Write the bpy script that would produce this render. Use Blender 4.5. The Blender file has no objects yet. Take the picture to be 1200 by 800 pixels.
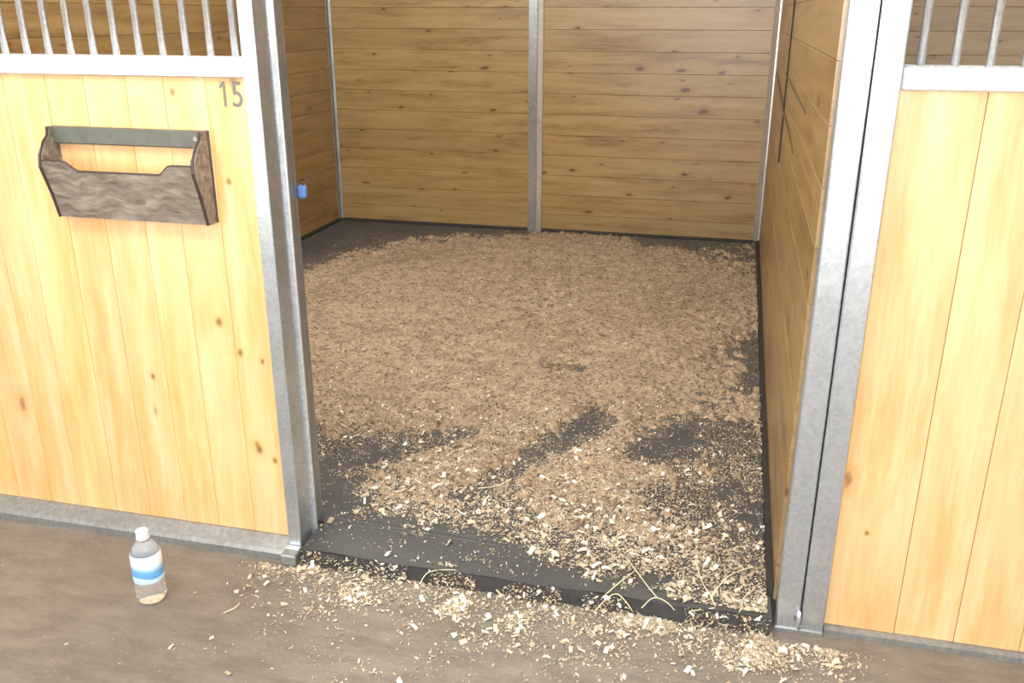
import bpy, bmesh, math, random
import numpy as np
from mathutils import Matrix, Vector
random.seed(7); rng = np.random.default_rng(11)
S = bpy.context.scene
COL = S.collection

# ---------------------------------------------------------------- camera
cam_data = bpy.data.cameras.new('camera'); cam_data.sensor_width = 36; cam_data.lens = 31.56
cam_data.clip_start = .05
cam = bpy.data.objects.new('camera', cam_data); COL.objects.link(cam)
cam.matrix_world = Matrix(((0.970526, -0.083027, 0.226242, 0), (0.240995, 0.332019, -0.911968, 0),
                           (0.000601, 0.939612, 0.342242, 1.5), (0, 0, 0, 1)))
S.camera = cam

# ---------------------------------------------------------------- sky, sun, exposure
world = bpy.data.worlds.new('overcast_sky'); S.world = world; world.use_nodes = True
wn = world.node_tree.nodes; wl = world.node_tree.links
bg = wn['Background']; bg.inputs['Color'].default_value = (1.0, .985, .97, 1); bg.inputs['Strength'].default_value = 2.0
sun = bpy.data.lights.new('hazy_sun', 'SUN'); sun.energy = 4.0; sun.angle = math.radians(12); sun.color = (1, .97, .92)
so = bpy.data.objects.new('hazy_sun', sun); COL.objects.link(so)
so.rotation_euler = Vector((.25, .30, -.90)).to_track_quat('-Z', 'Y').to_euler()
aisle_fill = bpy.data.lights.new('aisle_fill_light', 'AREA'); aisle_fill.shape = 'RECTANGLE'; aisle_fill.size = 1.3; aisle_fill.size_y = .5; aisle_fill.energy = 25; aisle_fill.color = (1, .98, .95)  # added unseen fill that brightens the top of the left front panel
lo = bpy.data.objects.new('aisle_fill_light', aisle_fill); COL.objects.link(lo); lo.location = (-1.45, 1.0, 2.45)
lo.rotation_euler = Vector((.10, .62, -.70)).to_track_quat('-Z', 'Y').to_euler()
stall = bpy.data.lights.new('stall_fill_light', 'AREA'); stall.shape = 'RECTANGLE'; stall.size = 1.2; stall.size_y = .6; stall.energy = 55; stall.color = (1, .96, .90)  # added unseen fill to lift the stall floor and walls
sl = bpy.data.objects.new('stall_fill_light', stall); COL.objects.link(sl); sl.location = (-1.7, 3.6, 3.3)
flash = bpy.data.lights.new('photo_flash', 'POINT'); flash.shadow_soft_size = .05; flash.energy = 90; flash.color = (1, .98, .96)
fo = bpy.data.objects.new('photo_flash', flash); COL.objects.link(fo); fo.location = (.02, -.02, 1.56)
S.view_settings.view_transform = 'Standard'; S.view_settings.look = 'None'
S.view_settings.gamma = 1; S.view_settings.use_curve_mapping = False
S.view_settings.exposure = 0.34

# ---------------------------------------------------------------- dimensions
YF = 2.0625; YB = 6.17; XL = -2.86; XR = .190; MAT = .046; TOP = 2.25

# ---------------------------------------------------------------- node helpers
class NT:
    def __init__(s, name):
        s.m = bpy.data.materials.new(name); s.m.use_nodes = True
        s.t = s.m.node_tree; s.b = s.t.nodes['Principled BSDF']
    def n(s, kind, **kw):
        nd = s.t.nodes.new('ShaderNode' + kind)
        for k, v in kw.items(): setattr(nd, k, v)
        return nd
    def put(s, sock, v):
        if isinstance(v, bpy.types.NodeSocket): s.t.links.new(v, sock)
        elif v is not None: sock.default_value = v
    def pos(s): return s.n('NewGeometry').outputs['Position']
    def obrand(s): return s.n('ObjectInfo').outputs['Random']
    def math(s, op, a, b=None, clamp=False):
        nd = s.n('Math', operation=op, use_clamp=clamp); s.put(nd.inputs[0], a)
        if b is not None: s.put(nd.inputs[1], b)
        return nd.outputs[0]
    def vec(s, op, a, b):
        nd = s.n('VectorMath', operation=op); s.put(nd.inputs[0], a); s.put(nd.inputs[1], b)
        return nd.outputs['Value'] if op in ('DISTANCE', 'LENGTH') else nd.outputs[0]
    def comb(s, x, y, z):
        nd = s.n('CombineXYZ'); [s.put(nd.inputs[i], v) for i, v in enumerate((x, y, z))]; return nd.outputs[0]
    def noise(s, v, scale=5., detail=3., rough=.5, dist=0.):
        nd = s.n('TexNoise'); s.put(nd.inputs['Vector'], v)
        nd.inputs['Scale'].default_value = scale; nd.inputs['Detail'].default_value = detail
        nd.inputs['Roughness'].default_value = rough; nd.inputs['Distortion'].default_value = dist
        return nd.outputs['Fac']
    def vor(s, v, scale, feature='F1', dim='3D'):
        nd = s.n('TexVoronoi', feature=feature, voronoi_dimensions=dim); s.put(nd.inputs['Vector'], v); nd.inputs['Scale'].default_value = scale
        return nd
    def ramp(s, f, stops, interp='LINEAR'):
        nd = s.n('ValToRGB'); nd.color_ramp.interpolation = interp; e = nd.color_ramp.elements
        while len(e) < len(stops): e.new(.5)
        for el, (p, c) in zip(e, stops): el.position = p; el.color = (*c, 1) if len(c) == 3 else c
        s.put(nd.inputs[0], f); return nd.outputs[0]
    def mix(s, f, a, b, mode='MIX'):
        nd = s.n('Mix', data_type='RGBA', blend_type=mode); s.put(nd.inputs[0], f)
        for i, v in ((6, a), (7, b)):
            s.put(nd.inputs[i], (*v, 1) if isinstance(v, tuple) and len(v) == 3 else v)
        return nd.outputs[2]
    def bump(s, h, strength=.3, dist=.01):
        nd = s.n('Bump'); s.put(nd.inputs['Height'], h); nd.inputs['Strength'].default_value = strength
        nd.inputs['Distance'].default_value = dist; s.t.links.new(nd.outputs[0], s.b.inputs['Normal'])
    def fin(s, col=None, rough=None, metal=None):
        s.put(s.b.inputs['Base Color'], (*col, 1) if isinstance(col, tuple) else col)
        s.put(s.b.inputs['Roughness'], rough); s.put(s.b.inputs['Metallic'], metal)
        return s.m

def pine(name, axis, pale, mid, deep, knots=None, knot_amt=.6, rough=.38, seed=0., var=.5, spots=()):
    """varnished pine; axis = grain direction x / y / z in the world"""
    t = NT(name); p = t.pos(); r = t.obrand()
    sep = t.n('SeparateXYZ'); t.put(sep.inputs[0], p); X, Y, Z = sep.outputs
    g, a, b = {'x': (X, Z, Y), 'y': (Y, Z, X), 'z': (Z, X, Y)}[axis]
    off = t.math('MULTIPLY', r, 37.)
    v = t.comb(t.math('ADD', t.math('MULTIPLY', g, .10), off), t.math('ADD', a, seed), off)
    wav = t.noise(t.comb(t.math('MULTIPLY', g, 1.0), t.math('MULTIPLY', a, 4.), off), 1.6, 2, .5)
    v2 = t.comb(t.math('ADD', t.math('MULTIPLY', g, .09), off), t.math('ADD', a, t.math('MULTIPLY', wav, .035)), off)
    broad = t.noise(v2, 22., 3, .55); fine = t.noise(v2, 120., 3, .6)
    f = t.math('ADD', t.math('MULTIPLY', broad, .65), t.math('MULTIPLY', fine, .35))
    col = t.ramp(f, [(.32, deep), (.5, mid), (.66, pale)])
    patch = t.noise(t.comb(t.math('MULTIPLY', g, 1.3), t.math('MULTIPLY', a, 5.), off), 1.7, 3, .5)
    col = t.mix(t.ramp(patch, [(.42, (0, 0, 0)), (.62, (1, 1, 1))]), col, t.mix(.45, col, pale))
    tint = t.ramp(r, [(0, tuple(1 - var * .22 * k for k in (1, 1.15, 1.4))), (.5, (1, 1, 1)), (1, tuple(1 - var * .12 * k for k in (0, .8, 2.)))])
    col = t.mix(1., col, tint, 'MULTIPLY')
    kn = t.math('MULTIPLY', t.noise(p, 28., 2, .5), .16)
    kv = t.vor(t.comb(t.math('ADD', t.math('MULTIPLY', g, 3.0), t.math('ADD', off, kn)), t.math('ADD', t.math('MULTIPLY', a, 7.5), t.math('ADD', kn, t.math('MULTIPLY', wav, .25))), 0.), 1., dim='2D')
    sepc = t.n('SeparateColor'); t.put(sepc.inputs[0], kv.outputs['Color'])
    has = t.math('LESS_THAN', sepc.outputs[0], knot_amt)
    size = t.math('ADD', t.math('MULTIPLY', t.math('MULTIPLY', sepc.outputs[1], sepc.outputs[1]), .09), .028)
    kd = t.math('DIVIDE', kv.outputs['Distance'], size)
    core = t.ramp(kd, [(.55, (1, 1, 1)), (1., (0, 0, 0))]); halo = t.ramp(kd, [(.0, (1, 1, 1)), (1., (.25, .25, .25))])
    halo2 = t.math('MULTIPLY', t.math('SUBTRACT', 1., t.math('MULTIPLY', kd, .38), True), has)
    col = t.mix(t.math('MULTIPLY', halo2, .75), col, t.mix(1., col, (.80, .62, .42), 'MULTIPLY'))
    col = t.mix(t.math('MULTIPLY', t.math('MULTIPLY', core, has), .8), col, knots or (.11, .05, .018))
    for sx, sz, sr in spots:                       # the single knots that show on this board face
        d = t.vec('DISTANCE', t.comb(X, t.math('MULTIPLY', Z, .75), 0.), (sx, sz * .75, 0.))
        d = t.math('DIVIDE', d, sr)
        col = t.mix(t.math('MULTIPLY', t.math('SUBTRACT', 1., t.math('MULTIPLY', d, .35), True), .6), col, (.75, .42, .13))
        col = t.mix(t.math('MULTIPLY', t.math('SUBTRACT', 1.25, d, True), .85), col, (.14, .08, .03))
    t.bump(f, .12, .004)
    t.b.inputs['Specular IOR Level'].default_value = .8
    rg = t.math('ADD', t.math('MULTIPLY', fine, .2), rough - .1)
    return t.fin(col, rg)

def galvanised(name, base=(.60, .65, .70), rough=.27, dirt=.3):
    t = NT(name); p = t.pos()
    sp = t.vor(p, 130.); sp2 = t.noise(p, 7., 2, .5); st = t.noise(t.vec('MULTIPLY', p, (1., 1., .12)), 60., 3, .6)
    bw = t.n('RGBToBW'); t.put(bw.inputs[0], sp.outputs['Color'])
    c = t.mix(1., (*base, 1), t.ramp(bw.outputs[0], [(.2, (.90, .91, .93)), (.8, (1.07, 1.07, 1.06))]), 'MULTIPLY')
    c = t.mix(t.math('MULTIPLY', t.ramp(sp2, [(.45, (0, 0, 0)), (.7, (1, 1, 1))]), dirt), c, (.27, .27, .26))
    c = t.mix(t.math('MULTIPLY', t.ramp(st, [(.45, (0, 0, 0)), (.85, (1, 1, 1))]), .3), c, (.75, .77, .80))
    r = t.math('ADD', rough - .1, t.math('MULTIPLY', sp2, .22))
    t.bump(sp2, .04, .001)
    return t.fin(c, r, .8)

def plain(name, c, rough=.6, metal=0., nscale=30., var=.2, bump=.2, dist=.003):
    t = NT(name); n = t.noise(t.pos(), nscale, 4, .6)
    col = t.ramp(n, [(.3, tuple(k * (1 - var) for k in c)), (.7, tuple(min(1, k * (1 + var)) for k in c))])
    t.bump(n, bump, dist)
    return t.fin(col, rough, metal)

M = {}
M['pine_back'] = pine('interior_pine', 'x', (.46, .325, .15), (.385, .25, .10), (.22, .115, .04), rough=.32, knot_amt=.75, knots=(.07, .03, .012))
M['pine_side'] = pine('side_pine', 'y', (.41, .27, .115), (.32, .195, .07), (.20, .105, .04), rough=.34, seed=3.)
M['pine_front'] = pine('front_pine', 'z', (.90, .63, .35), (.85, .49, .20), (.80, .39, .13), rough=.36, knot_amt=.022, var=.6, seed=1.7,
                       knots=(.35, .2, .08),
                       spots=[(-1.401, 1.315, .009), (-1.268, 1.094, .008), (-1.345, .705, .012), (-1.290, .62, .010), (-1.224, .60, .007),
                              (-1.268, .34, .010), (-1.262, .325, .012), (-1.216, .295, .008), (-1.19, .48, .008), (-1.58, .52, .008)])
M['pine_right'] = pine('darker_front_pine', 'z', (.80, .57, .31), (.72, .45, .20), (.64, .35, .13), rough=.36, knot_amt=.03, var=.4, seed=5.2, knots=(.3, .16, .06), spots=[(.388, .298, .006)])  # darker tones than the boards of the left panel
M['galv'] = galvanised('galvanised_steel'); M['galv_dirty'] = galvanised('dirty_galvanised_steel', (.36, .38, .38), .5, .6)
M['galv_lit'] = galvanised('lit_galvanised_steel', (.86, .88, .90), .3, .1)  # lit copy: highlights and blown-out rails put into a paler colour
M['white_sheet'] = plain('white_bounce_sheet', (.75, .74, .70), .7)
M['gravel'] = plain('pale_reflector_gravel', (.78, .76, .72), .9, 0, 20., .12)
def rubber():
    t = NT('dusty_black_rubber'); p = t.pos(); a = t.noise(p, 3.5, 4, .65, .4); b = t.noise(p, 160., 3, .7)
    c = t.ramp(a, [(.3, (.050, .051, .054)), (.7, (.085, .083, .080))])
    c = t.mix(t.ramp(b, [(.5, (0, 0, 0)), (.75, (.5, .5, .5))]), c, (.20, .165, .125))
    t.bump(b, .3, .003); return t.fin(c, .6)
M['rubber'] = rubber()
M['dark_strip'] = plain('grimy_skirting_edge_shade', (.028, .025, .024), .7, 0, 40., .4, .4)  # also holds the painted shade at the mat's front edge
M['gap'] = plain('dark_joint_backing', (.16, .085, .035), .8)
M['blue'] = plain('blue_plastic', (.10, .22, .50), .4)
M['steel_dark'] = plain('dark_grey_green_steel', (.13, .135, .115), .5, .3, 25., .15)
M['rim'] = plain('dark_brown_edging', (.045, .028, .02), .5)
M['digit'] = plain('grey_stencil_paint', (.16, .145, .13), .6)
M['screw'] = plain('screw_steel', (.35, .35, .36), .35, .9)
M['scuff'] = plain('brown_scuff', (.13, .075, .035), .6)
M['straw'] = plain('dry_straw', (.78, .70, .46), .6, 0, 30., .25)

def weathered():
    t = NT('weathered_grey_board'); p = t.pos(); sep = t.n('SeparateXYZ'); t.put(sep.inputs[0], p)
    w = t.noise(p, 9., 2, .5); n = t.noise(t.comb(t.math('MULTIPLY', sep.outputs[0], .25), sep.outputs[1], t.math('ADD', sep.outputs[2], t.math('MULTIPLY', w, .08))), 55., 4, .6)
    c = t.ramp(n, [(.3, (.10, .075, .055)), (.5, (.21, .175, .14)), (.7, (.33, .29, .245))])
    t.bump(n, .3, .003); return t.fin(c, .6)
M['grey_board'] = weathered()

def concrete():
    t = NT('dusty_concrete'); p = t.pos()
    a = t.noise(p, 2.2, 4, .6, .3); b = t.noise(p, 60., 4, .7); d = t.noise(t.vec('MULTIPLY', p, (1., 2.6, 1.)), 7., 4, .65)
    c = t.ramp(a, [(.3, (.20, .170, .140)), (.7, (.285, .250, .205))])
    c = t.mix(t.ramp(d, [(.35, (.6, .6, .6)), (.6, (0, 0, 0))]), c, (.145, .118, .098))
    c = t.mix(t.ramp(b, [(.58, (0, 0, 0)), (.75, (.6, .6, .6))]), c, (.40, .36, .29))
    t.bump(t.math('ADD', t.math('MULTIPLY', a, .5), b), .35, .006); return t.fin(c, .85)
M['concrete'] = concrete()

def bedding():
    t = NT('sawdust_bedding'); p = t.pos()
    a = t.noise(p, 1.8, 4, .6); b = t.noise(p, 130., 3, .75); c2 = t.vor(p, 95.); bw = t.n('SeparateColor'); t.put(bw.inputs[0], c2.outputs['Color'])
    c = t.ramp(a, [(.3, (.41, .295, .19)), (.7, (.52, .395, .265))])
    c = t.mix(1., c, t.ramp(b, [(.3, (.62, .60, .58)), (.5, (1, 1, 1)), (.7, (1.25, 1.25, 1.2))]), 'MULTIPLY')
    c = t.mix(1., c, t.ramp(bw.outputs[0], [(.06, (.40, .38, .36)), (.28, (.95, .95, .95)), (.85, (1., 1., 1.)), (.95, (1.35, 1.38, 1.35))]), 'MULTIPLY')
    d = t.noise(p, 13., 4, .7); c = t.mix(1., c, t.ramp(d, [(.36, (.66, .64, .62)), (.52, (1, 1, 1)), (.7, (1.1, 1.1, 1.1))]), 'MULTIPLY')
    t.bump(t.math('ADD', b, bw.outputs[0]), .6, .006); return t.fin(c, .9)
M['bedding'] = bedding()

def flake_mat():
    t = NT('wood_flakes'); at = t.n('Attribute', attribute_name='tone'); 
    c = t.ramp(at.outputs['Fac'], [(0, (.10, .085, .065)), (.2, (.29, .225, .15)), (.55, (.50, .40, .275)), (.85, (.70, .61, .44)), (1, (.92, .87, .74))])
    return t.fin(c, .75)
M['flake'] = flake_mat()

# ---------------------------------------------------------------- mesh helpers
def box(bm, x0, x1, y0, y1, z0, z1, bev=0.):
    vs = [bm.verts.new((x, y, z)) for x in (x0, x1) for y in (y0, y1) for z in (z0, z1)]
    fs = [bm.faces.new([vs[i] for i in q]) for q in ((0, 1, 3, 2), (4, 6, 7, 5), (0, 4, 5, 1), (2, 3, 7, 6), (0, 2, 6, 4), (1, 5, 7, 3))]
    if bev:
        es = {e for f in fs for e in f.edges}
        bmesh.ops.bevel(bm, geom=list(es), offset=bev, segments=1, affect='EDGES')
    return bm
def prism(bm, pts, axis, a0, a1):
    """pts in the plane across `axis`: axis z -> (x,y), y -> (x,z), x -> (y,z)"""
    def P(p, a): return {'z': (p[0], p[1], a), 'y': (p[0], a, p[1]), 'x': (a, p[0], p[1])}[axis]
    A = [bm.verts.new(P(p, a0)) for p in pts]; B = [bm.verts.new(P(p, a1)) for p in pts]
    n = len(pts); bm.faces.new(A); bm.faces.new(B[::-1])
    for i in range(n): bm.faces.new((A[i], B[i], B[(i + 1) % n], A[(i + 1) % n]))
    return bm
def tube(bm, pts, r, seg=6, cap=True):
    pts = [Vector(p) for p in pts]; rings = []
    for i, p in enumerate(pts):
        d = (pts[min(i + 1, len(pts) - 1)] - pts[max(i - 1, 0)]).normalized()
        u = d.cross(Vector((0, 0, 1)) if abs(d.z) < .9 else Vector((1, 0, 0))).normalized(); w = d.cross(u)
        rr = r[i] if isinstance(r, (list, tuple)) else r
        rings.append([bm.verts.new(p + (u * math.cos(2 * math.pi * k / seg) + w * math.sin(2 * math.pi * k / seg)) * rr) for k in range(seg)])
    for a, b in zip(rings, rings[1:]):
        for k in range(seg): bm.faces.new((a[k], a[(k + 1) % seg], b[(k + 1) % seg], b[k]))
    if cap: bm.faces.new(rings[0][::-1]); bm.faces.new(rings[-1])
    return bm
def lathe(bm, prof, seg=32, flute=None):
    rings = []
    for r, z in prof:
        ring = []
        for k in range(seg):
            a = 2 * math.pi * k / seg; rr = r * (1 + (flute(a, z) if flute else 0))
            ring.append(bm.verts.new((rr * math.cos(a), rr * math.sin(a), z)))
        rings.append(ring)
    for a, b in zip(rings, rings[1:]):
        for k in range(seg): bm.faces.new((a[k], a[(k + 1) % seg], b[(k + 1) % seg], b[k]))
    return rings
def link(name, bm, mat, parent=None, smooth=False, loc=None):
    bmesh.ops.recalc_face_normals(bm, faces=bm.faces)
    me = bpy.data.meshes.new(name); bm.to_mesh(me); bm.free()
    if smooth:
        for p in me.polygons: p.use_smooth = True
    if mat: me.materials.append(mat)
    o = bpy.data.objects.new(name, me); COL.objects.link(o)
    if parent: o.parent = parent
    if loc: o.location = loc
    return o
def tag(o, label=None, cat=None, group=None, kind=None):
    for k, v in (('label', label), ('category', cat), ('group', group), ('kind', kind)):
        if v: o[k] = v
    return o
def N(): return bmesh.new()
def link_np(name, V, F, mat, tone=None):
    me = bpy.data.meshes.new(name); me.vertices.add(len(V)); me.vertices.foreach_set('co', V.astype(np.float32).ravel())
    k = F.shape[1]; me.loops.add(F.size); me.loops.foreach_set('vertex_index', F.astype(np.int32).ravel())
    me.polygons.add(len(F)); me.polygons.foreach_set('loop_start', np.arange(0, F.size, k, dtype=np.int32))
    me.update(calc_edges=True)
    if tone is not None:
        at = me.attributes.new('tone', 'FLOAT', 'POINT'); at.data.foreach_set('value', tone.astype(np.float32))
    me.materials.append(mat); o = bpy.data.objects.new(name, me); COL.objects.link(o); return o

# ================================================================ SETTING
b = N(); box(b, -14, 14, -16, 14, -.2, 0); fl = tag(link('floor', b, M['concrete']), 'dusty brown-grey concrete aisle floor in front of the stall', 'floor', kind='structure')

b = N(); box(b, -9, 9, -2.6, 9, 3.6, 3.65); tag(link('ceiling_shade', b, M['white_sheet']), 'white sheet roof added unseen to shade the stalls and aisle', 'roof', kind='structure')  # added out of view to keep sky light off stall and aisle
b = N(); box(b, -14, 14, -16, -3.1, 0, .012); tag(link('floor_reflector', b, M['gravel']), 'pale gravel added unseen behind the view as a light reflector', 'ground', kind='structure')  # unseen bright ground added so the steel posts reflect white
PH = .1372                                         # tongue-and-groove board height
def plank_mesh(L, H, T, gv=.0016):
    """board of length L (local x), height H (z), face at y=0 with chamfered long edges, body behind to y=T"""
    bm = N(); prism(bm, [(gv * .9, gv * .4), (0, gv), (0, H - gv), (gv * .9, H - gv * .4), (T, H - gv * .4), (T, gv * .4)], 'x', 0, L)
    bmesh.ops.recalc_face_normals(bm, faces=bm.faces)
    me = bpy.data.meshes.new('plank'); bm.to_mesh(me); bm.free(); return me
def lay(parent, me, mat, spots, rot):
    if not me.materials: me.materials.append(mat)
    for (x, y, z) in spots:
        o = bpy.data.objects.new('plank', me); COL.objects.link(o); o.parent = parent
        o.location = (x + random.uniform(0, .0012) * (rot != 0), y + random.uniform(0, .0012) * (rot == 0), z); o.rotation_euler = (0, 0, rot)
T = .024; Z0 = .035; NB = 16
# back wall
b = N(); box(b, XL - .03, 3.3, YB + T, YB + T + .02, 0, TOP)
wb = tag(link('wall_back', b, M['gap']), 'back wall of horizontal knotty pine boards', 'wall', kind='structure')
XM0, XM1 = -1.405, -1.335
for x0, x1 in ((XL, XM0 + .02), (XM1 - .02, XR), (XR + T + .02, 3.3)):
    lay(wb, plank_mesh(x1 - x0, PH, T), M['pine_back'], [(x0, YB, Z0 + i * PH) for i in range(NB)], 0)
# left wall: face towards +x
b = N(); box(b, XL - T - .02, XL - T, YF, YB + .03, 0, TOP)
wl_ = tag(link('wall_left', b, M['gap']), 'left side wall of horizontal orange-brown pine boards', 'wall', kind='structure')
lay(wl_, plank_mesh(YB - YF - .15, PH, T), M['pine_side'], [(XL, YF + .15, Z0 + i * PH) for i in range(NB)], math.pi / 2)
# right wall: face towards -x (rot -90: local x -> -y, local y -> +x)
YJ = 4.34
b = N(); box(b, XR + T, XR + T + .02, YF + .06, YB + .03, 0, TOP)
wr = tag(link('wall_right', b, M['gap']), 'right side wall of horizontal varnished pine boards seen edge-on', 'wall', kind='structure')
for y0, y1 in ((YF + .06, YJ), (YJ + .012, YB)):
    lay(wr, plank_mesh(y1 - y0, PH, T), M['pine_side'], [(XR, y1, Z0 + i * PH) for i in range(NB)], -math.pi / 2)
b = N(); box(b, XR - .006, XR + .004, YJ - .004, YJ + .016, .86, TOP)
tag(link('joint_strip', b, M['dark_strip'], wr), 'dark upright strip covering a board joint')
def scuff(pts, r=.004):
    b = N(); tube(b, [(XR - .001, y, z) for y, z in pts], r, 5); link('scuff_mark', b, M['scuff'], wr)
scuff([(5.75, 1.175), (5.2, 1.15), (4.8, 1.12), (4.3, 1.085), (3.75, 1.07), (3.35, 1.04)], [.003, .010, .009, .008, .005, .002])
scuff([(4.6, 1.24), (4.0, 1.235), (3.4, 1.225), (2.9, 1.22)], [.003, .006, .005, .002])
# skirting strips: dark, grimy
b = N(); prism(b, [(YB - .016, 0), (YB - .016, .055), (YB - .010, .065), (YB + .0, .065), (YB + .0, 0)], 'x', XL, XR)
tag(link('baseboard_back', b, M['dark_strip']), 'black grimy strip along foot of the back wall', 'skirting', kind='structure')
b = N(); prism(b, [(XL, 0), (XL, .065), (XL + .010, .065), (XL + .016, .055), (XL + .016, 0)], 'y', YF + .16, YB - .016)
tag(link('baseboard_left', b, M['dark_strip']), 'black grimy strip along foot of the left wall', 'skirting', kind='structure')
b = N(); prism(b, [(XR, 0), (XR, .075), (XR - .010, .075), (XR - .018, .06), (XR - .018, 0)], 'y', YF + .06, YB - .016)
tag(link('baseboard_right', b, M['dark_strip']), 'black grimy strip along foot of the right wall', 'skirting', kind='structure')

# front walls: vertical boards held by a galvanised frame
RZ0, RZ1 = 1.352, 1.402                            # rail over the boards
def front_wall(name, label, x0, x1, z0, widths, mat='pine_front'):
    ys = YF + .012
    b = N(); box(b, x0, x1, ys + .03, ys + .045, 0.02, RZ0)
    w = tag(link(name, b, M['gap']), label, 'wall', kind='structure')
    x = x0; i = 0
    while x < x1 - .01:
        wd = min(widths[i % len(widths)], x1 - x); i += 1
        b = N(); g = .0005; yy = ys + random.uniform(0, .0008)
        prism(b, [(x + g, yy + .002), (x + g * 2.2, yy), (x + wd - g * 2.2, yy), (x + wd - g, yy + .002), (x + wd - g, yy + .028), (x + g, yy + .028)], 'z', z0, RZ0 + .01)
        link('plank', b, M[mat], w); x += wd
    return w
LX0, LX1 = -2.86, -1.178
wfl = front_wall('wall_front_left', 'pale yellow pine front panel left of the doorway with vertical boards', LX0, LX1, .045,
                 [.118, .132, .109, .125, .114, .128, .121, .106, .131, .117, .124, .110, .12, .127])
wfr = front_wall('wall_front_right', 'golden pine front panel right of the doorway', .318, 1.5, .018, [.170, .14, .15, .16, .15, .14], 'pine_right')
# galvanised rails of the front wall
def rail(name, x0, x1, z0, z1, lab, mat='galv', y0=YF - .004, y1=YF + .05):
    b = N(); box(b, x0, x1, y0, y1, z0, z1, .004); return tag(link(name, b, M[mat]), lab, 'rail', kind='structure')
tr1 = rail('trim_1', LX0, LX1, RZ0, RZ1, 'pale galvanised rail along the top of the left front panel', 'galv_lit')
tr2 = rail('trim_2', .318, 1.5, RZ0, RZ1, 'pale galvanised rail along the top of the right front panel', 'galv_lit')
b = N(); prism(b, [(YF - .046, 0), (YF - .046, .022), (YF - .036, .030), (YF + .004, .052), (YF + .04, .052), (YF + .04, 0)], 'x', LX0, LX1)
tag(link('trim_3', b, M['galv_dirty']), 'dirty galvanised sill rail under the left front panel', 'rail', kind='structure')
b = N(); prism(b, [(YF - .008, 0), (YF - .008, .014), (YF + .004, .02), (YF + .04, .02), (YF + .04, 0)], 'x', .318, 1.5)
tag(link('trim_4', b, M['galv_dirty']), 'dark galvanised sill rail under the right front panel', 'rail', kind='structure')
# upright bars of the grille over the rails
def grille(x0, x1, lab):
    t = bpy.data.objects.new('window_grille', None); COL.objects.link(t); t.location = ((x0 + x1) / 2, YF + .02, RZ1)
    tag(t, lab, 'grille'); first = None; n = int((x1 - x0) / .065)
    b = N(); box(b, x0, x1, YF, YF + .045, 2.15, 2.2, .004); link('top_rail', b, M['galv_lit'], t, loc=-t.location)
    b = N(); tube(b, [(0, 0, 0), (0, 0, 2.16 - RZ1)], .009, 8); me = None
    for i in range(n):
        x = x0 + (i + .5) * (x1 - x0) / n
        if me is None: o = link('bar', b, M['galv_lit'], t, True); me = o.data
        else: o = bpy.data.objects.new('bar', me); COL.objects.link(o); o.parent = t
        o.location = (x - t.location.x, 0, 0)
grille(LX0, LX1 - .006, 'galvanised bar grille above the left front panel')
grille(.318, 1.5, 'galvanised bar grille above the right front panel')

# wall posts of the stall
def post_empty(name, label, loc):
    t = bpy.data.objects.new(name, None); COL.objects.link(t); t.location = loc; return tag(t, label, 'post')
def part(name, bm, mat, t, lab=None, smooth=False):
    o = link(name, bm, mat, t, smooth, loc=-Vector(t.location)); return tag(o, lab)
# middle post of the back wall: front flange, slanted side, clamp plates
t = post_empty('steel_post', 'slim galvanised post in the middle of the back wall', ((XM0 + XM1) / 2, YB - .02, 0))
b = N(); prism(b, [(XM0 - .012, YB - .001), (XM0 - .005, YB - .028), (XM0 + .052, YB - .032), (XM0 + .052, YB - .001)], 'z', .03, TOP); part('channel', b, M['galv'], t)
b = N(); prism(b, [(XM0 + .0525, YB - .032), (XM0 + .060, YB - .036), (XM1 + .020, YB - .022), (XM1 + .022, YB - .001), (XM0 + .0525, YB - .001)], 'z', .03, TOP); part('lit_lip', b, M['galv_lit'], t, 'slanted lip along right side, reflection put into its colour')
# corner angles
t = post_empty('corner_post', 'narrow grey steel angle in the back left corner', (XL, YB, 0))
b = N(); prism(b, [(XL, YB), (XL, YB - .03), (XL + .006, YB - .03), (XL + .012, YB - .012), (XL + .028, YB - .006), (XL + .028, YB)], 'z', .06, TOP); part('angle', b, M['galv_dirty'], t)
t = post_empty('corner_post', 'steel angle in the back right corner, reflection painted whitish', (XR, YB, 0))
b = N(); prism(b, [(XR, YB), (XR - .040, YB), (XR - .040, YB - .006), (XR - .012, YB - .03), (XR - .008, YB - .05), (XR, YB - .05)], 'z', .06, TOP); part('angle', b, M['galv_lit'], t)

# left door post: front flange, recessed jamb, upright lip, rear jamb, foot
t = post_empty('door_post', 'galvanised steel post on the left side of the stall doorway', (-1.16, YF, 0))
x0, x1 = -1.182, -1.142
b = N(); box(b, x0, x1, YF - .016, YF + .078, 0.012, TOP, .0025); part('front_tube', b, M['galv'], t)
b = N(); box(b, x0 + .004, x1 - .006, YF + .0785, YF + .150, 0.012, TOP, .002); part('rear_tube', b, M['galv_dirty'], t)
b = N(); prism(b, [(x1 - .004, YF + .072), (x1 + .006, YF + .068), (x1 + .010, YF + .072), (x1 + .009, YF + .078), (x1 - .004, YF + .080)], 'z', .03, TOP); part('upright_lip', b, M['galv_lit'], t, 'thin lip running up the jamb, highlight painted bright')
b = N(); box(b, x0 - .004, x1 + .004, YF - .066, YF + .152, 0, .035, .004); part('foot', b, M['galv_dirty'], t)
b = N(); box(b, x0 - .002, x1 + .002, YF - .0350, YF - .018, .035, .040, .001); part('foot_weld', b, M['galv_lit'], t, 'pale weld line above the foot')
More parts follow.
